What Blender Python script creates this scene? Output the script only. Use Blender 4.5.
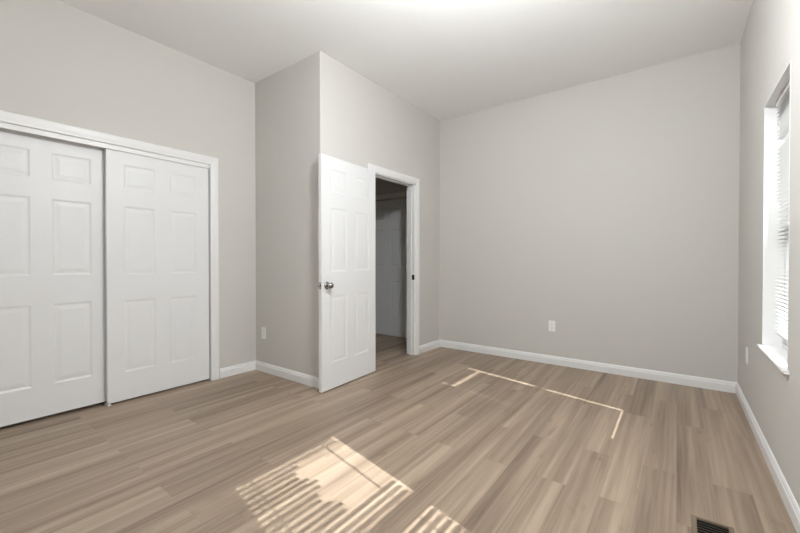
import bpy, bmesh, math
from mathutils import Vector, Matrix

S = bpy.context.scene
for o in list(bpy.data.objects):
    bpy.data.objects.remove(o)
COL = S.collection

# ------------------------------------------------------------------ camera
YAW, PITCH, FPX = 0.6403, -0.0090, 372.7
CAMZ, SHY = 1.1248, 2.13
cam = bpy.data.cameras.new('camera')
cam.sensor_width = 36.0
cam.lens = FPX * 36.0 / 800.0
cam.shift_y = -SHY / 800.0
cam.clip_start = 0.02
camo = bpy.data.objects.new('camera', cam)
COL.objects.link(camo)
camo.location = (0, 0, CAMZ)
camo.rotation_euler = (math.pi / 2 + PITCH, 0, YAW)
S.camera = camo

# ------------------------------------------------------------------ light
S.view_settings.view_transform = 'Standard'
S.view_settings.look = 'None'
S.view_settings.gamma = 1.0
S.view_settings.use_curve_mapping = False
S.view_settings.exposure = 0.48
S.cycles.max_bounces = 24
S.cycles.diffuse_bounces = 12
S.cycles.transmission_bounces = 12
S.cycles.transparent_max_bounces = 16
S.cycles.sample_clamp_indirect = 8.0

SKY_STRENGTH = 2.0
world = bpy.data.worlds.new('sky')
S.world = world
world.use_nodes = True
wn = world.node_tree
wn.nodes.clear()
w_out = wn.nodes.new('ShaderNodeOutputWorld')
w_bg = wn.nodes.new('ShaderNodeBackground')
w_tc = wn.nodes.new('ShaderNodeTexCoord')
w_sep = wn.nodes.new('ShaderNodeSeparateXYZ')
w_ramp = wn.nodes.new('ShaderNodeValToRGB')
w_map = wn.nodes.new('ShaderNodeMapRange')
w_map.inputs['From Min'].default_value = -1
w_map.inputs['From Max'].default_value = 1
cr = w_ramp.color_ramp
def stop(p, c):
    e_ = cr.elements.new(p); e_.color = (*c, 1)
cr.elements[0].position = 0.0                       # sunlit ground outside
cr.elements[0].color = (0.40, 0.39, 0.36, 1)
cr.elements[1].position = 1.0
cr.elements[1].color = (0.66, 0.82, 1.0, 1)
stop(0.38, (0.36, 0.35, 0.32))
stop(0.42, (0.05, 0.052, 0.05))                   # trees and houses across the way
stop(0.55, (0.05, 0.052, 0.05))
stop(0.60, (1.0, 0.98, 0.95))
wn.links.new(w_tc.outputs['Generated'], w_sep.inputs[0])
wn.links.new(w_sep.outputs['Z'], w_map.inputs['Value'])
wn.links.new(w_map.outputs[0], w_ramp.inputs[0])
wn.links.new(w_ramp.outputs[0], w_bg.inputs['Color'])
w_bg.inputs['Strength'].default_value = SKY_STRENGTH
wn.links.new(w_bg.outputs[0], w_out.inputs['Surface'])

SUN_DIR = Vector((-1.16, 0.25, -1.0)).normalized()
sun = bpy.data.lights.new('sun', 'SUN')
sun.energy = 10.8
sun.angle = math.radians(0.35)
sun.color = (1.0, 1.0, 1.0)
suno = bpy.data.objects.new('sun', sun)
COL.objects.link(suno)
suno.rotation_euler = SUN_DIR.to_track_quat('-Z', 'Y').to_euler()
suno.location = (5, -1, 5)

# ------------------------------------------------------------------ room numbers (metres)
XR, XD, XC = 0.415, -2.5143, -3.5148        # right wall, door wall, closet wall faces
YB, YJ, YREAR = 4.2476, 2.2091, -0.60       # back wall, jog wall, wall behind the camera
ZC = 2.962
TW = 0.115                                  # partition thickness
TR = 0.155                                  # outside wall thickness
YH = 4.37                                   # hall end wall face
XH = -4.70                                  # far left of hall and closet
WIN = [(2.47, 3.12), (0.46, 1.19), ]        # window openings along the right wall
WZ0, WZ1 = 0.610, 2.055
DO0, DO1, DZ = 2.885, 3.682, 2.045          # bedroom door opening
CO0, CO1, CZ = 0.20, 1.746, 2.040           # closet opening

# portals tell the renderer where the sky gets in; they give no light of their own
for k, (a, b) in enumerate(WIN):
    al = bpy.data.lights.new('sky_portal', 'AREA')
    al.shape = 'RECTANGLE'
    al.size = WZ1 - WZ0
    al.size_y = b - a
    al.cycles.is_portal = True
    ao = bpy.data.objects.new('sky_portal', al)
    COL.objects.link(ao)
    ao.location = (XR + TR + 0.03, (a + b) / 2, (WZ0 + WZ1) / 2)
    ao.rotation_euler = (0, math.pi / 2, 0)

# ------------------------------------------------------------------ materials
def new_mat(name):
    m = bpy.data.materials.new(name)
    m.use_nodes = True
    nt = m.node_tree
    return m, nt, nt.nodes['Principled BSDF']

def paint(name, col, rough, spec=0.4, bump=0.0, bscale=260.0, var=0.0):
    m, nt, b = new_mat(name)
    b.inputs['Base Color'].default_value = (*col, 1)
    b.inputs['Roughness'].default_value = rough
    b.inputs['Specular IOR Level'].default_value = spec
    tc = nt.nodes.new('ShaderNodeTexCoord')
    if var:
        n = nt.nodes.new('ShaderNodeTexNoise')
        n.inputs['Scale'].default_value = 1.7
        n.inputs['Detail'].default_value = 3
        nt.links.new(tc.outputs['Object'], n.inputs['Vector'])
        mx = nt.nodes.new('ShaderNodeMix'); mx.data_type = 'RGBA'
        mx.inputs['A'].default_value = (*[c * (1 - var) for c in col], 1)
        mx.inputs['B'].default_value = (*[min(1, c * (1 + var)) for c in col], 1)
        nt.links.new(n.outputs['Fac'], mx.inputs['Factor'])
        nt.links.new(mx.outputs['Result'], b.inputs['Base Color'])
    if bump:
        n2 = nt.nodes.new('ShaderNodeTexNoise')
        n2.inputs['Scale'].default_value = bscale
        n2.inputs['Detail'].default_value = 2
        bp = nt.nodes.new('ShaderNodeBump')
        bp.inputs['Strength'].default_value = bump
        bp.inputs['Distance'].default_value = 0.002
        nt.links.new(tc.outputs['Object'], n2.inputs['Vector'])
        nt.links.new(n2.outputs['Fac'], bp.inputs['Height'])
        nt.links.new(bp.outputs[0], b.inputs['Normal'])
    return m

M_WALL = paint('greige_wall_paint', (0.582, 0.568, 0.542), 0.75, 0.3, 0.05, 240, 0.01)
M_CEIL = paint('ceiling_paint', (0.84, 0.84, 0.84), 0.9, 0.2, 0.05, 200, 0.008)
M_TRIM = paint('white_semigloss', (0.77, 0.77, 0.77), 0.38, 0.45, 0.0, 200, 0.006)
M_DOOR = paint('white_door_paint', (0.75, 0.757, 0.765), 0.42, 0.45, 0.03, 420, 0.006)
M_PLATE = paint('white_plastic', (0.86, 0.855, 0.84), 0.35, 0.5, 0, 1, 0.004)
M_VINYL = paint('white_vinyl', (0.75, 0.75, 0.75), 0.4, 0.45, 0, 1, 0.004)
M_DARK = paint('dark_slot', (0.02, 0.018, 0.016), 0.7, 0.2, 0, 1, 0.02)
M_REG = paint('brown_register_enamel', (0.17, 0.12, 0.08), 0.45, 0.5, 0.03, 300, 0.05)
M_REGD = paint('dark_register_louver', (0.085, 0.062, 0.045), 0.5, 0.4, 0, 1, 0.05)
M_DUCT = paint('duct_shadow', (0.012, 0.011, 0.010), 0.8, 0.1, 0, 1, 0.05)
M_CLOS = paint('closet_paint', (0.5, 0.48, 0.45), 0.8, 0.2, 0, 1, 0.01)

def metal(name, col, rough):
    m, nt, b = new_mat(name)
    b.inputs['Metallic'].default_value = 1.0
    b.inputs['Base Color'].default_value = (*col, 1)
    tc = nt.nodes.new('ShaderNodeTexCoord')
    n = nt.nodes.new('ShaderNodeTexNoise')
    n.inputs['Scale'].default_value = 90
    mr = nt.nodes.new('ShaderNodeMapRange')
    mr.inputs['To Min'].default_value = rough * 0.85
    mr.inputs['To Max'].default_value = rough * 1.15
    nt.links.new(tc.outputs['Object'], n.inputs['Vector'])
    nt.links.new(n.outputs['Fac'], mr.inputs['Value'])
    nt.links.new(mr.outputs[0], b.inputs['Roughness'])
    return m
M_NICKEL = metal('satin_nickel', (0.38, 0.37, 0.36), 0.22)
M_BRONZE = metal('dark_bronze', (0.06, 0.05, 0.045), 0.45)
M_ALU = metal('aluminium_track', (0.6, 0.6, 0.6), 0.4)

def glass_mat():
    m, nt, b = new_mat('window_glass')
    nt.nodes.remove(b)
    out = nt.nodes['Material Output']
    tr = nt.nodes.new('ShaderNodeBsdfTransparent')
    tr.inputs[0].default_value = (0.94, 0.96, 0.95, 1)
    gl = nt.nodes.new('ShaderNodeBsdfGlossy')
    gl.inputs['Roughness'].default_value = 0.02
    fr = nt.nodes.new('ShaderNodeFresnel')
    fr.inputs[0].default_value = 1.45
    mx = nt.nodes.new('ShaderNodeMixShader')
    nt.links.new(fr.outputs[0], mx.inputs[0])
    nt.links.new(tr.outputs[0], mx.inputs[1])
    nt.links.new(gl.outputs[0], mx.inputs[2])
    nt.links.new(mx.outputs[0], out.inputs['Surface'])
    return m
M_GLASS = glass_mat()

def slat_mat():
    m, nt, b = new_mat('blind_slat_vinyl')
    b.inputs['Base Color'].default_value = (0.54, 0.54, 0.535, 1)
    b.inputs['Roughness'].default_value = 0.45
    out = nt.nodes['Material Output']
    tl = nt.nodes.new('ShaderNodeBsdfTranslucent')
    tl.inputs[0].default_value = (0.85, 0.84, 0.80, 1)
    mx = nt.nodes.new('ShaderNodeMixShader')
    mx.inputs[0].default_value = 0.06
    nt.links.new(b.outputs[0], mx.inputs[1])
    nt.links.new(tl.outputs[0], mx.inputs[2])
    nt.links.new(mx.outputs[0], out.inputs['Surface'])
    return m
M_SLAT = slat_mat()

def floor_mat():
    m, nt, b = new_mat('oak_vinyl_plank')
    N, L = nt.nodes.new, nt.links.new
    tc = N('ShaderNodeTexCoord')
    # swap x and y so that planks run along the room's length
    sp = N('ShaderNodeSeparateXYZ'); L(tc.outputs['Object'], sp.inputs[0])
    cb = N('ShaderNodeCombineXYZ'); L(sp.outputs['Y'], cb.inputs['X']); L(sp.outputs['X'], cb.inputs['Y'])
    br = N('ShaderNodeTexBrick')
    br.inputs['Scale'].default_value = 1.0
    br.inputs['Brick Width'].default_value = 1.22
    br.inputs['Row Height'].default_value = 0.148
    br.inputs['Mortar Size'].default_value = 0.0011
    br.inputs['Mortar Smooth'].default_value = 0.3
    br.inputs['Bias'].default_value = 0.0
    br.offset = 0.37
    br.offset_frequency = 2
    br.inputs['Color1'].default_value = (0, 0, 0, 1)
    br.inputs['Color2'].default_value = (1, 1, 1, 1)
    br.inputs['Mortar'].default_value = (0.5, 0.5, 0.5, 1)
    L(cb.outputs[0], br.inputs['Vector'])
    rnd = N('ShaderNodeMath'); rnd.operation = 'MULTIPLY'; rnd.inputs[1].default_value = 37.0
    L(br.outputs['Color'], rnd.inputs[0])
    def grain(sx, sy, detail, rough, dist=0.0):
        mp = N('ShaderNodeMapping'); mp.inputs['Scale'].default_value = (sx, sy, 1)
        L(cb.outputs[0], mp.inputs['Vector'])
        n = N('ShaderNodeTexNoise'); n.noise_dimensions = '4D'
        n.inputs['Scale'].default_value = 1.0
        n.inputs['Detail'].default_value = detail
        n.inputs['Roughness'].default_value = rough
        n.inputs['Distortion'].default_value = dist
        L(mp.outputs[0], n.inputs['Vector']); L(rnd.outputs[0], n.inputs['W'])
        return n
    broad = grain(0.42, 13, 3, 0.55, 0.35)
    mid = grain(0.9, 40, 4, 0.6, 0.25)
    fine = grain(5, 220, 3, 0.6)
    # tone per plank
    tone = N('ShaderNodeValToRGB')
    r = tone.color_ramp
    r.elements[0].color = (0.140, 0.098, 0.069, 1)
    r.elements[1].color = (0.455, 0.352, 0.264, 1)
    def madd(a, k, off):
        q = N('ShaderNodeMath'); q.operation = 'MULTIPLY_ADD'
        L(a, q.inputs[0]); q.inputs[1].default_value = k
        if isinstance(off, float): q.inputs[2].default_value = off
        else: L(off, q.inputs[2])
        return q.outputs[0]
    f = madd(br.outputs['Color'], 0.20, -1.12)
    f = madd(broad.outputs['Fac'], 1.75, f)
    f = madd(mid.outputs['Fac'], 0.95, f)
    f = madd(fine.outputs['Fac'], 0.35, f)
    L(f, tone.inputs[0])
    # dark knots and cathedrals
    kn = grain(4.5, 14, 1, 0.4, 1.0)
    kr = N('ShaderNodeMapRange'); kr.inputs['From Min'].default_value = 0.66; kr.inputs['From Max'].default_value = 0.78
    kr.inputs['To Min'].default_value = 0.0; kr.inputs['To Max'].default_value = 0.45
    L(kn.outputs['Fac'], kr.inputs['Value'])
    mk = N('ShaderNodeMix'); mk.data_type = 'RGBA'
    L(kr.outputs[0], mk.inputs['Factor']); L(tone.outputs[0], mk.inputs['A'])
    mk.inputs['B'].default_value = (0.17, 0.12, 0.085, 1)
    # seams
    ms = N('ShaderNodeMix'); ms.data_type = 'RGBA'
    sf = N('ShaderNodeMath'); sf.operation = 'MULTIPLY'; sf.inputs[1].default_value = 0.30
    L(br.outputs['Fac'], sf.inputs[0])
    L(sf.outputs[0], ms.inputs['Factor']); L(mk.outputs['Result'], ms.inputs['A'])
    ms.inputs['B'].default_value = (0.11, 0.08, 0.06, 1)
    L(ms.outputs['Result'], b.inputs['Base Color'])
    rr = N('ShaderNodeMapRange'); rr.inputs['To Min'].default_value = 0.34; rr.inputs['To Max'].default_value = 0.50
    L(mid.outputs['Fac'], rr.inputs['Value']); L(rr.outputs[0], b.inputs['Roughness'])
    b.inputs['Specular IOR Level'].default_value = 0.45
    hb = N('ShaderNodeMath'); hb.operation = 'SUBTRACT'
    L(fine.outputs['Fac'], hb.inputs[0]); L(br.outputs['Fac'], hb.inputs[1])
    bp = N('ShaderNodeBump'); bp.inputs['Strength'].default_value = 0.12; bp.inputs['Distance'].default_value = 0.001
    L(hb.outputs[0], bp.inputs['Height']); L(bp.outputs[0], b.inputs['Normal'])
    return m
M_FLOOR = floor_mat()

# ------------------------------------------------------------------ mesh helpers
def box(bm, x0, x1, y0, y1, z0, z1, bevel=0.0):
    t = bmesh.new()
    vs = [t.verts.new((x, y, z)) for x in (x0, x1) for y in (y0, y1) for z in (z0, z1)]
    for q in ((0, 1, 3, 2), (4, 6, 7, 5), (0, 4, 5, 1), (2, 3, 7, 6), (0, 2, 6, 4), (1, 5, 7, 3)):
        t.faces.new([vs[i] for i in q])
    bmesh.ops.recalc_face_normals(t, faces=t.faces)
    if bevel:
        bmesh.ops.bevel(t, geom=t.edges[:], offset=bevel, segments=2, affect='EDGES', profile=0.5)
    merge(bm, t)

def merge(bm, t, mat=None):
    if mat is not None:
        t.transform(mat)
    me = bpy.data.meshes.new('tmp')
    t.to_mesh(me); t.free()
    bm.from_mesh(me)
    bpy.data.meshes.remove(me)

def lathe(bm, prof, mat, seg=32):
    """prof: (radius, height) pairs, turned about local z, then moved by mat"""
    t = bmesh.new()
    rings = []
    for r, h in prof:
        if r < 1e-6:
            rings.append([t.verts.new((0, 0, h))])
        else:
            rings.append([t.verts.new((r * math.cos(2 * math.pi * i / seg), r * math.sin(2 * math.pi * i / seg), h)) for i in range(seg)])
    for a, b in zip(rings, rings[1:]):
        for i in range(seg):
            j = (i + 1) % seg
            if len(a) == 1: t.faces.new((a[0], b[i], b[j]))
            elif len(b) == 1: t.faces.new((a[i], a[j], b[0]))
            else: t.faces.new((a[i], a[j], b[j], b[i]))
    bmesh.ops.recalc_face_normals(t, faces=t.faces)
    for f in t.faces: f.smooth = True
    merge(bm, t, mat)

def link(name, bm, mat, parent=None, smooth=False):
    me = bpy.data.meshes.new(name)
    bm.to_mesh(me); bm.free()
    for m in (mat if isinstance(mat, (list, tuple)) else [mat]):
        me.materials.append(m)
    o = bpy.data.objects.new(name, me)
    COL.objects.link(o)
    if parent is not None:
        o.parent = parent
    return o

def struct(o, label=None, cat=None):
    o['kind'] = 'structure'
    if label: o['label'] = label
    if cat: o['category'] = cat
    return o

def boxes(name, lst, mat, parent=None, bevel=0.0):
    bm = bmesh.new()
    for b in lst:
        box(bm, *b, bevel=bevel)
    return link(name, bm, mat, parent)

def empty(name, loc=(0, 0, 0), rz=0.0):
    o = bpy.data.objects.new(name, None)
    o.empty_display_size = 0.1
    COL.objects.link(o)
    o.location = loc
    o.rotation_euler = (0, 0, rz)
    return o

# ------------------------------------------------------------------ the shell
struct(boxes('floor', [(XH - 0.1, XR + TR, YREAR - 0.1, YH + 0.1, -0.12, 0.0)], M_FLOOR),
       'grey-brown oak plank floor running through bedroom and hallway', 'floor')
struct(boxes('ceiling', [(XH - 0.1, XR + TR, YREAR - 0.1, YH + 0.1, ZC, ZC + 0.12)], M_CEIL),
       'plain white flat ceiling', 'ceiling')

# right wall with two windows
lst = []
ys = [YREAR] + [v for w in sorted(WIN) for v in w] + [YB]
for i in range(0, len(ys), 2):
    lst.append((XR, XR + TR, ys[i], ys[i + 1], 0, ZC))
for a, b in WIN:
    lst.append((XR, XR + TR, a, b, 0, WZ0 - 0.008))
    lst.append((XR, XR + TR, a, b, WZ1, ZC))
struct(boxes('wall_right', lst, M_WALL), 'greige wall with the window on the right', 'wall')
struct(boxes('wall_back', [(XD - TW, XR + TR, YB, YH, 0, ZC)], M_WALL), 'wide bare greige wall facing the camera', 'wall')
struct(boxes('wall_rear', [(XH, XR + TR, YREAR - 0.1, YREAR, 0, ZC)], M_WALL), 'greige wall behind the viewpoint', 'wall')

# door wall and the narrow jog wall: one L-shaped partition with a rounded outer corner
bm = bmesh.new()
R = 0.012
path = [(XC - TW, YJ)]
path += [(XD - R + R * math.sin(a), YJ + R - R * math.cos(a)) for a in [math.pi / 2 * k / 6 for k in range(7)]]
path += [(XD, DO0), (XD - TW, DO0), (XD - TW, YJ + TW), (XC - TW, YJ + TW)]
top = [bm.verts.new((x, y, ZC)) for x, y in path]
bot = [bm.verts.new((x, y, 0)) for x, y in path]
n = len(path)
bm.faces.new(top); bm.faces.new(list(reversed(bot)))
for i in range(n):
    bm.faces.new((bot[i], bot[(i + 1) % n], top[(i + 1) % n], top[i]))
bmesh.ops.recalc_face_normals(bm, faces=bm.faces)
box(bm, XD - TW, XD, DO1, YB, 0, ZC)
box(bm, XD - TW, XD, DO0, DO1, DZ, ZC)
struct(link('wall_door', bm, M_WALL), 'greige partition with outside corner and the bedroom doorway', 'wall')

# closet wall
struct(boxes('wall_left', [(XC - TW, XC, YREAR, CO0, 0, ZC), (XC - TW, XC, CO1, YJ, 0, ZC), (XC - TW, XC, CO0, CO1, CZ, ZC)], M_WALL),
       'greige wall on the left around the sliding closet doors', 'wall')
# hall and closet enclosure
struct(boxes('wall_hall_left', [(XH - 0.1, XH, YREAR, YH, 0, ZC)], M_WALL), 'far wall of hallway and closet', 'wall')
struct(boxes('wall_hall_near', [(XH, XC - TW, YJ, YJ + TW, 0, ZC)], M_WALL), 'wall between closet and hallway', 'wall')
HD0, HD1, HDZ = -3.885, -3.115, 2.05
struct(boxes('wall_hall_end', [(XH, HD0, YH, YH + 0.1, 0, ZC), (HD1, XR, YH, YH + 0.1, 0, ZC), (HD0, HD1, YH, YH + 0.1, HDZ, ZC),
                               (HD0, HD1, YH + 0.075, YH + 0.1, 0, HDZ)], M_WALL),
       'dim hallway end wall seen through the doorway', 'wall')

# ------------------------------------------------------------------ baseboards
BBP = [(0, 0), (0.014, 0), (0.014, 0.060), (0.0125, 0.066), (0.0095, 0.070), (0.0095, 0.078), (0.007, 0.084), (0.0035, 0.090), (0, 0.092)]
def baseboard(name, p0, p1, n, m0, m1, label):
    """profile swept from p0 to p1; n points into the room; m0/m1: mitre at the ends (-1 inside corner, +1 outside corner, 0 square)"""
    bm = bmesh.new()
    p0, p1, n = Vector(p0), Vector(p1), Vector(n)
    d = (p1 - p0).normalized()
    A = []; B = []
    for t, z in BBP:
        a = p0 + n * t - d * (m0 * t)
        b = p1 + n * t + d * (m1 * t)
        A.append(bm.verts.new((a.x, a.y, z))); B.append(bm.verts.new((b.x, b.y, z)))
    k = len(BBP)
    for i in range(k):
        j = (i + 1) % k
        bm.faces.new((A[i], A[j], B[j], B[i]))
    bm.faces.new(A); bm.faces.new(list(reversed(B)))
    bmesh.ops.recalc_face_normals(bm, faces=bm.faces)
    return struct(link(name, bm, M_TRIM), label, 'baseboard')
CW = 0.072   # casing width
baseboard('baseboard_back', (XD, YB), (XR, YB), (0, -1), -1, -1, 'white baseboard along the wide wall facing the camera')
baseboard('baseboard_right', (XR, YB), (XR, YREAR), (-1, 0), -1, -1, 'white baseboard along the window wall on the right')
baseboard('baseboard_door', (XD, DO1 + CW + 0.006), (XD, YB), (1, 0), 0, -1, 'short white baseboard between doorway and back corner')
baseboard('baseboard_jog', (XC, YJ), (XD, YJ), (0, -1), -1, 1, 'white baseboard of the narrow darker wall behind the open door')
baseboard('baseboard_corner', (XD, YJ), (XD, DO0 - CW - 0.006), (1, 0), 1, 0, 'white baseboard hidden behind the open door')
baseboard('baseboard_left', (XC, CO1 + CW + 0.006), (XC, YJ), (1, 0), 0, -1, 'short white baseboard between closet and inner corner')
baseboard('baseboard_left_near', (XC, YREAR), (XC, CO0 - CW - 0.006), (1, 0), -1, 0, 'white baseboard left of the closet')
baseboard('baseboard_rear', (XR, YREAR), (XC, YREAR), (0, 1), -1, -1, 'white baseboard behind the viewpoint')

# ------------------------------------------------------------------ casings
CPROF = [(0, 0), (0, 0.009), (0.006, 0.0115), (0.016, 0.0115), (0.024, 0.0135), (0.040, 0.016), (0.060, 0.017), (0.069, 0.016), (CW, 0.012), (CW, 0)]
def casing(bm, a, b, zt, to3d):
    """U-shaped casing around an opening a..b wide and zt high; to3d(u, z, t) places it"""
    k = len(CPROF)
    rows = []
    for (u, z, du, dz) in ((a, 0, -1, 0), (a, zt, -1, 1), (b, zt, 1, 1), (b, 0, 1, 0)):
        rows.append([bm.verts.new(to3d(u + du * w, z + dz * w, t)) for w, t in CPROF])
    for r0, r1 in zip(rows, rows[1:]):
        for i in range(k):
            j = (i + 1) % k
            bm.faces.new((r0[i], r0[j], r1[j], r1[i]))
    bm.faces.new(rows[0]); bm.faces.new(rows[-1])
    bmesh.ops.recalc_face_normals(bm, faces=bm.faces)

# bedroom door frame: casing + jamb + stop
JT = 0.018
bm = bmesh.new()
casing(bm, DO0 + 0.006, DO1 - 0.006, DZ - 0.006, lambda u, z, t: (XD + t, u, z))
frame = struct(link('trim_1', bm, M_TRIM), 'white casing around the open bedroom doorway', 'door frame')
boxes('jamb', [(XD - TW, XD, DO0 + 0.0004, DO0 + JT, 0, DZ - JT), (XD - TW, XD, DO1 - JT, DO1 - 0.0004, 0, DZ - JT), (XD - TW, XD, DO0 + 0.0004, DO1 - 0.0004, DZ - JT, DZ - 0.0004)], M_TRIM, frame)
ST = 0.011
boxes('stop', [(XD - 0.075, XD - 0.040, DO0 + JT, DO0 + JT + ST, 0, DZ - JT - ST), (XD - 0.075, XD - 0.040, DO1 - JT - ST, DO1 - JT, 0, DZ - JT - ST),
               (XD - 0.075, XD - 0.040, DO0 + JT, DO1 - JT, DZ - JT - ST, DZ - JT)], M_TRIM, frame)
sp = boxes('strike_plate', [(XD - 0.036, XD - 0.001, DO1 - JT - 0.0022, DO1 - JT, 0.900, 0.960)], M_BRONZE, frame)
sp['label'] = 'dark strike plate'
boxes('latch_hole', [(XD - 0.028, XD - 0.012, DO1 - JT - 0.0030, DO1 - JT - 0.0022, 0.916, 0.944)], M_DARK, sp)
bm = bmesh.new()
casing(bm, DO0 + 0.006, DO1 - 0.006, DZ - 0.006, lambda u, z, t: (XD - TW - t, u, z))
link('hall_casing', bm, M_TRIM, frame)

# ------------------------------------------------------------------ six-panel doors
def six_panel(W, H, T):
    """door slab: x 0..W, y -T..0 (front at y=0, facing +y), z 0..H, moulded on both faces"""
    bm = bmesh.new()
    s = 0.108 * W / 0.76
    pw = (W - 3 * s) / 2
    xs = [0, s, s + pw, 2 * s + pw, 2 * s + 2 * pw, W]
    k = H / 2.0
    zs = [0, 0.222 * k, 0.802 * k, 1.008 * k, 1.562 * k, 1.698 * k, 1.895 * k, H]
    for sgn, y0 in ((1, 0.0), (-1, -T)):
        def v(x, z, d):
            return bm.verts.new((x, y0 - sgn * d, z))
        def q(pts):
            f = bm.faces.new([v(*p) for p in pts])
        for i in range(5):
            for j in range(7):
                x0, x1, z0, z1 = xs[i], xs[i + 1], zs[j], zs[j + 1]
                if i in (1, 3) and j in (1, 3, 5):
                    # sticking: cove down, flat, bevelled raise, field
                    steps = [(0, 0), (0.004, 0.0014), (0.011, 0.0044), (0.019, 0.0049), (0.042, 0.0018), (0.046, 0.0014)]
                    for (o0, d0), (o1, d1) in zip(steps, steps[1:]):
                        a = [(x0 + o0, z0 + o0, d0), (x1 - o0, z0 + o0, d0), (x1 - o0, z1 - o0, d0), (x0 + o0, z1 - o0, d0)]
                        b = [(x0 + o1, z0 + o1, d1), (x1 - o1, z0 + o1, d1), (x1 - o1, z1 - o1, d1), (x0 + o1, z1 - o1, d1)]
                        for m in range(4):
                            n_ = (m + 1) % 4
                            q([a[m], a[n_], b[n_], b[m]])
                    q(b)
                else:
                    q([(x0, z0, 0), (x1, z0, 0), (x1, z1, 0), (x0, z1, 0)])
    for (pa, pb) in (((0, 0), (0, H)), ((W, 0), (W, H)), ((0, 0), (W, 0)), ((0, H), (W, H))):
        bm.faces.new([bm.verts.new(p) for p in ((pa[0], 0, pa[1]), (pb[0], 0, pb[1]), (pb[0], -T, pb[1]), (pa[0], -T, pa[1]))])
    bmesh.ops.remove_doubles(bm, verts=bm.verts, dist=1e-5)
    bmesh.ops.recalc_face_normals(bm, faces=bm.faces)
    return bm

# open bedroom door, hinged on the near jamb and folded back almost flat to the wall
DW, DH, DT = 0.754, 2.022, 0.035
HX, HY = -2.4560, 2.880
FX, FY = -2.4080, 2.100
ang = math.atan2(FY - HY, FX - HX)          # slab x axis: hinge -> free edge
door = link('door_1', six_panel(DW, DH, DT), M_DOOR)
door.location = (HX, HY, 0.010)
door.rotation_euler = (0, 0, ang)
struct(door, 'white six-panel bedroom door standing wide open', 'door')
KZ = 0.905
def knob(side):
    """side +1: front face (y=0), -1: back face"""
    y = 0.0 if side > 0 else -DT
    mt = Matrix.Translation((DW - 0.062, y, KZ)) @ Matrix.Rotation(-side * math.pi / 2, 4, 'X')
    bm = bmesh.new()
    lathe(bm, [(0, 0.0), (0.033, 0.0), (0.033, 0.004), (0.030, 0.008), (0.020, 0.010), (0.0, 0.010)], mt)
    r = link('knob_rose', bm, M_NICKEL, door)
    bm = bmesh.new()
    lathe(bm, [(0.0, 0.008), (0.013, 0.008), (0.011, 0.018), (0.012, 0.026), (0.020, 0.032), (0.0265, 0.040), (0.0275, 0.048), (0.0245, 0.056), (0.016, 0.062), (0.0, 0.064)], mt)
    link('knob', bm, M_NICKEL, r)
    r['label'] = 'satin nickel knob'
knob(1); knob(-1)
boxes('latch_plate', [(DW - 0.0002, DW + 0.0012, -DT / 2 - 0.0125, -DT / 2 + 0.0125, KZ - 0.028, KZ + 0.028), (DW, DW + 0.009, -DT / 2 - 0.006, -DT / 2 + 0.006, KZ - 0.009, KZ + 0.009)], M_NICKEL, door)
for hz in (0.22, 1.02, 1.80):
    bm = bmesh.new()
    lathe(bm, [(0, -0.045), (0.006, -0.045), (0.006, 0.045), (0, 0.045)], Matrix.Translation((-0.0035, -DT - 0.003, hz)), 16)
    link('hinge', bm, M_NICKEL, door)

# closet: casing, jambs, track, two sliding doors
bm = bmesh.new()
casing(bm, CO0 + 0.004, CO1 - 0.004, CZ - 0.014, lambda u, z, t: (XC + t, u, z))
cf = struct(link('trim_2', bm, M_TRIM), 'white casing around the sliding closet doors', 'closet frame')
boxes('jamb', [(XC - TW, XC - 0.001, CO0 + 0.0004, CO0 + 0.004, 0, CZ - 0.012), (XC - TW, XC - 0.001, CO1 - 0.004, CO1 - 0.0004, 0, CZ - 0.012), (XC - TW, XC - 0.001, CO0 + 0.0004, CO1 - 0.0004, CZ - 0.014, CZ - 0.0004)], M_TRIM, cf)
boxes('track_fascia', [(XC - 0.014, XC - 0.004, CO0 + 0.004, CO1 - 0.004, 1.990, CZ - 0.014)], M_TRIM, cf)
boxes('track', [(XC - 0.112, XC - 0.016, CO0 + 0.004, CO1 - 0.004, 2.004, CZ - 0.014)], M_ALU, cf)
SW, SH, STK = 0.780, 1.980, 0.034
for nm, xf, y0, lab in (('door_2', XC - 0.018, 0.955, 'white six-panel sliding closet door on the right, in front'),
                        ('door_3', XC - 0.078, 0.208, 'white six-panel sliding closet door on the left, in the rear track')):
    d = link(nm, six_panel(SW, SH, STK), M_DOOR)
    # front must face +x: slab +y -> world +x, slab x -> world -y
    d.location = (xf, y0 + SW, 0.016 if nm == 'door_2' else 0.024)
    d.rotation_euler = (0, 0, -math.pi / 2)
    struct(d, lab, 'closet door')
boxes('floor_guide', [(XC - 0.1, XC - 0.01, 0.955, 0.975, 0, 0.008)], M_PLATE, cf)

# hall door and its casing
hd = link('door_4', six_panel(HD1 - HD0 - 0.006, 2.03, 0.035), M_DOOR)
hd.location = (HD1 - 0.003, YH + 0.012, 0.010)
hd.rotation_euler = (0, 0, math.pi)
struct(hd, 'closed white six-panel door in the dim hallway', 'door')
bm = bmesh.new()
casing(bm, HD0 - 0.002, HD1 + 0.002, HDZ + 0.006, lambda u, z, t: (u, YH - t, z))
struct(link('trim_3', bm, M_TRIM), 'white casing around the hallway door', 'door frame')

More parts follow.
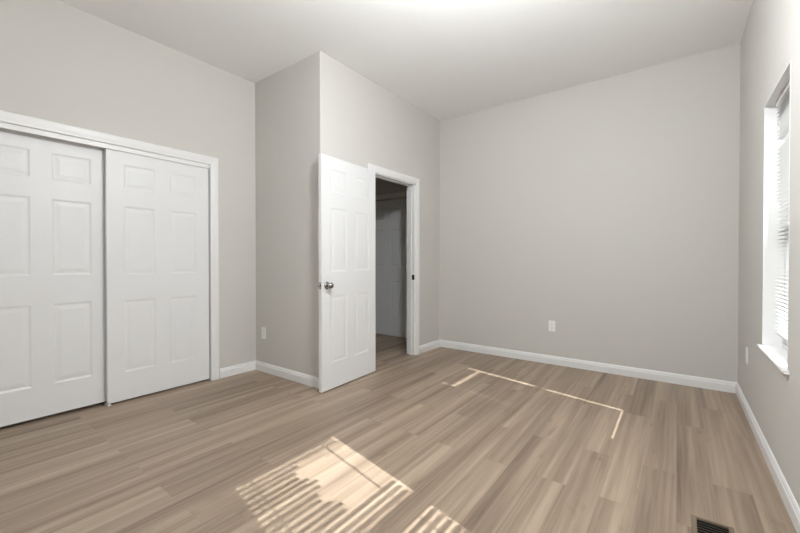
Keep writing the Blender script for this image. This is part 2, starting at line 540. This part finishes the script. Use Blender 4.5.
# ------------------------------------------------------------------ windows
def window(idx, a, b, label):
    w = empty('window_%d' % idx, (XR, (a + b) / 2, WZ0))
    struct(w, label, 'window')
    ox, oy, oz = w.location
    def part(name, lst, mat, parent=None, bevel=0.0):
        # coordinates: depth into the wall from the room face, y, z in world
        return boxes(name, [(x0, x1, y0 - oy, y1 - oy, z0 - oz, z1 - oz) for x0, x1, y0, y1, z0, z1 in lst], mat, parent or w, bevel)
    L = 0.006
    part('jamb_liner', [(-0.002, 0.085, a, a + L, WZ0 + 0.006, WZ1), (-0.002, 0.085, b - L, b, WZ0 + 0.006, WZ1), (-0.002, 0.085, a + L, b - L, WZ1 - L, WZ1)], M_TRIM)
    bm = bmesh.new()
    out = [(-0.024, a - 0.030), (0.0, a - 0.030), (0.0, a + 0.0005), (0.085, a + 0.0005), (0.085, b - 0.0005), (0.0, b - 0.0005), (0.0, b + 0.030), (-0.024, b + 0.030)]
    f = bm.faces.new([bm.verts.new((x, y - oy, -0.008)) for x, y in out])
    r = bmesh.ops.extrude_face_region(bm, geom=[f])
    for v_ in [g for g in r['geom'] if isinstance(g, bmesh.types.BMVert)]:
        v_.co.z = 0.006
    bmesh.ops.recalc_face_normals(bm, faces=bm.faces)
    bmesh.ops.bevel(bm, geom=[e_ for e_ in bm.edges if all(abs(v_.co.x + 0.024) < 1e-5 for v_ in e_.verts)], offset=0.004, segments=2, affect='EDGES')
    link('sill', bm, M_TRIM, w)
    F = 0.020
    part('frame', [(0.085, 0.150, a, a + F, WZ0, WZ1), (0.085, 0.150, b - F, b, WZ0, WZ1), (0.085, 0.150, a + F, b - F, WZ1 - 0.03, WZ1), (0.085, 0.150, a + F, b - F, WZ0, WZ0 + 0.03)], M_VINYL)
    zm = 1.285
    for nm, x0, x1, st, z0, z1, rb, rt in (('upper_sash', 0.118, 0.140, 0.008, zm - 0.015, WZ1 - 0.03, 0.075, 0.03), ('lower_sash', 0.092, 0.114, 0.020, WZ0 + 0.03, zm + 0.02, 0.035, 0.035)):
        s = part(nm, [(x0, x1, a + F, a + F + st, z0, z1), (x0, x1, b - F - st, b - F, z0, z1), (x0, x1, a + F + st, b - F - st, z0, z0 + rb), (x0, x1, a + F + st, b - F - st, z1 - rt, z1)], M_VINYL)
        part('pane', [((x0 + x1) / 2 - 0.002, (x0 + x1) / 2 + 0.002, a + F + st, b - F - st, z0 + rb, z1 - rt)], M_GLASS, s)
    part('sash_lock', [(0.080, 0.092, (a + b) / 2 - 0.025, (a + b) / 2 + 0.025, zm + 0.02, zm + 0.032)], M_VINYL)
    return w

window(1, *WIN[0], 'white window with a white sill in the right wall')
window(2, *WIN[1], 'second white window in the right wall, beside the viewpoint')

def slat(bm, y0, y1, z, tilt, w=0.0255, x=0.055):
    """one crowned mini-blind slat; tilt>0 lifts the room-side edge"""
    rows = []
    for k in range(5):
        u = (k / 4 - 0.5) * w
        c = 0.0016 * (1 - (2 * u / w) ** 2)
        # room side is -x
        dx = -u * math.cos(tilt) + c * math.sin(tilt)
        dz = u * math.sin(tilt) + c * math.cos(tilt)
        rows.append((bm.verts.new((x + dx, y0, z + dz)), bm.verts.new((x + dx, y1, z + dz))))
    for r0, r1 in zip(rows, rows[1:]):
        f = bm.faces.new((r0[0], r0[1], r1[1], r1[0])); f.smooth = True

def blind(a, b, y0, y1, tilt, label, group, broken=None, gap=None, zbot=0.652, pitch=0.0215, width=0.0255):
    o = empty('window_blind', (XR, (a + b) / 2, WZ1 - 0.006))
    o['label'] = label; o['category'] = 'blind'
    oy, oz = o.location[1], o.location[2]
    sh = lambda l: [(x0, x1, q0 - oy, q1 - oy, z0 - oz, z1 - oz) for x0, x1, q0, q1, z0, z1 in l]
    boxes('headrail', sh([(0.038, 0.070, y0, y1, WZ1 - 0.032, WZ1 - 0.006)]), M_VINYL, o, 0.002)
    boxes('bottom_rail', sh([(0.043, 0.067, y0, y1, zbot, zbot + 0.012)]), M_VINYL, o, 0.002)
    bm = bmesh.new()
    z = zbot + 0.028
    while z < WZ1 - 0.045:
        e1 = y1
        t = tilt
        if broken and broken[0] < z < broken[1]:
            e1 = broken[2] + 0.035 * math.sin(z * 31)
        if not (gap and gap[0] < z < gap[1]):
            slat(bm, y0 - oy, e1 - oy, z - oz, t, width)
        z += pitch
    link('slats', bm, M_SLAT, o)
    CWD = 0.0008 if pitch < 0.03 else 0.003
    for yy in (y0 + 0.09, y1 - 0.09):
        boxes('ladder_cord', sh([(0.0405, 0.0415, yy - CWD, yy + CWD, zbot + 0.01, WZ1 - 0.03), (0.0685, 0.0695, yy - CWD, yy + CWD, zbot + 0.01, WZ1 - 0.03)]), M_VINYL, o)
    bm = bmesh.new()
    lathe(bm, [(0, 0), (0.004, 0), (0.004, 0.62), (0.0015, 0.63), (0.0015, 0.66), (0, 0.66)], Matrix.Translation((0.030, y0 + 0.06 - oy, WZ1 - 0.70 - oz)), 12)
    link('tilt_wand', bm, M_VINYL, o)
    return o
blind(*WIN[0], 2.526, 3.056, math.radians(2), 'white mini blind lowered in the visible window on the right', None, gap=(1.775, 1.815), zbot=0.703)
blind(*WIN[1], 0.496, 1.152, math.radians(-15), 'white mini blind with broken slats in the window beside the viewpoint', None, broken=(1.44, 1.88, 0.82), pitch=0.040, width=0.047)

# ------------------------------------------------------------------ outlets
def outlet(loc, rz, label):
    """plate stands on a wall: local +y points into the room"""
    o = empty('wall_outlet', loc, rz)
    o['label'] = label; o['category'] = 'outlet'; o['group'] = 'white outlets low on the walls'
    boxes('cover_plate', [(-0.036, 0.036, 0.0, 0.006, -0.0585, 0.0585)], M_PLATE, o, 0.0018)
    for s in (-1, 1):
        bm = bmesh.new()
        pts = []
        for k in range(24):
            a = 2 * math.pi * k / 24
            pts.append((max(-0.0165, min(0.0165, 0.0185 * math.cos(a))), 0.0145 * math.sin(a) + s * 0.0205))
        f0 = [bm.verts.new((x, 0.0055, z)) for x, z in pts]; f1 = [bm.verts.new((x, 0.0078, z)) for x, z in pts]
        bm.faces.new(f1); bm.faces.new(list(reversed(f0)))
        for i in range(24):
            j = (i + 1) % 24
            bm.faces.new((f0[i], f0[j], f1[j], f1[i]))
        bmesh.ops.recalc_face_normals(bm, faces=bm.faces)
        r = link('receptacle', bm, M_PLATE, o)
        boxes('slot', [(-0.0078, -0.0058, 0.0072, 0.0081, s * 0.0205 - 0.001, s * 0.0205 + 0.008), (0.0058, 0.0078, 0.0072, 0.0081, s * 0.0205 - 0.001, s * 0.0205 + 0.006),
                       (-0.0022, 0.0022, 0.0072, 0.0081, s * 0.0205 - 0.0095, s * 0.0205 - 0.0055)], M_DARK, r)
    bm = bmesh.new()
    lathe(bm, [(0, 0.0055), (0.0032, 0.0055), (0.0028, 0.0070), (0, 0.0072)], Matrix.Rotation(-math.pi / 2, 4, 'X'), 12)
    link('screw', bm, M_PLATE, o)
    return o
outlet((-1.096, YB, 0.416), math.pi, 'white duplex outlet low on the wide wall facing the camera')
outlet((-3.371, YJ, 0.392), math.pi, 'white outlet plate on the narrow darker wall beside the closet')
outlet((XR, 3.72, 0.430), math.pi / 2, 'white outlet plate on the window wall near the back corner')

# ------------------------------------------------------------------ unseen glowing globe, added above the frame as room fill
FILL_STRENGTH = 142.0
M_FILL, nt_, b_ = new_mat('fill_glow')
b_.inputs['Base Color'].default_value = (0.9, 0.9, 0.88, 1)
b_.inputs['Emission Color'].default_value = (0.955, 0.985, 1.0, 1)
b_.inputs['Emission Strength'].default_value = FILL_STRENGTH
fill_light = empty('added_fill_light', (-0.66, 1.42, ZC))
fill_light['label'] = 'added glowing globe out of view, fill light for the room'; fill_light['category'] = 'added fill light'
GZ, GR = 2.42 - ZC, 0.125
bm = bmesh.new()
lathe(bm, [(0, 0), (0.06, 0), (0.062, -0.008), (0.055, -0.02), (0.02, -0.028), (0.006, -0.03), (0.006, GZ + GR + 0.03), (0.0, GZ + GR + 0.03)], Matrix.Identity(4), 40)
link('fill_stem', bm, M_NICKEL, fill_light)
bm = bmesh.new()
lathe(bm, [(0.0, GZ + GR + 0.032), (0.03, GZ + GR + 0.030), (0.045, GZ + GR + 0.010), (0.05, GZ + GR - 0.012), (0.0, GZ + GR - 0.012)], Matrix.Identity(4), 40)
link('fill_holder', bm, M_NICKEL, fill_light)
bm = bmesh.new()
lathe(bm, [(GR * math.sin(math.pi * k / 24), GZ - GR * math.cos(math.pi * k / 24)) if 0 < k < 24 else (0.0, GZ - GR * math.cos(math.pi * k / 24)) for k in range(25)], Matrix.Identity(4), 48)
link('fill_globe', bm, M_FILL, fill_light)

# ------------------------------------------------------------------ floor register
RX0, RX1, RY0, RY1 = 0.053, 0.196, 1.80, 2.088
reg = empty('floor_register', ((RX0 + RX1) / 2, (RY0 + RY1) / 2, 0))
reg['label'] = 'brown metal floor vent with dark louvers near the window wall'; reg['category'] = 'floor vent'
hw, hl = (RX1 - RX0) / 2, (RY1 - RY0) / 2
bw = 0.019
bm = bmesh.new()
prof = [(0, 0), (0.004, 0.005), (0.009, 0.0065), (bw - 0.002, 0.0065), (bw, 0.0045), (bw, 0.0)]
rows = []
for (sx, sy) in ((-1, -1), (1, -1), (1, 1), (-1, 1)):
    rows.append([bm.verts.new((sx * (hw - o_), sy * (hl - o_), z_)) for o_, z_ in prof])
for i in range(4):
    r0, r1 = rows[i], rows[(i + 1) % 4]
    for k in range(len(prof)):
        k2 = (k + 1) % len(prof)
        bm.faces.new((r0[k], r0[k2], r1[k2], r1[k]))
bmesh.ops.recalc_face_normals(bm, faces=bm.faces)
link('frame', bm, M_REG, reg)
boxes('duct_shade_plate', [(-hw + bw, hw - bw, -hl + bw, hl - bw, 0.0, 0.0008)], M_DUCT, reg)  # dark plate on the uncut floor, coloured as the shade inside the duct
bm = bmesh.new()
ny = 13
for i in range(ny):
    y = -hl + bw + (i + 0.5) * (2 * (hl - bw)) / ny
    t = bmesh.new()
    box(t, -hw + bw, hw - bw, -0.0006, 0.0006, -0.0028, 0.0028)
    merge(bm, t, Matrix.Translation((0, y, 0.0034)) @ Matrix.Rotation(math.radians(40), 4, 'X'))
lv = link('louvers', bm, M_REGD, reg)
lv['label'] = 'dark louvers'
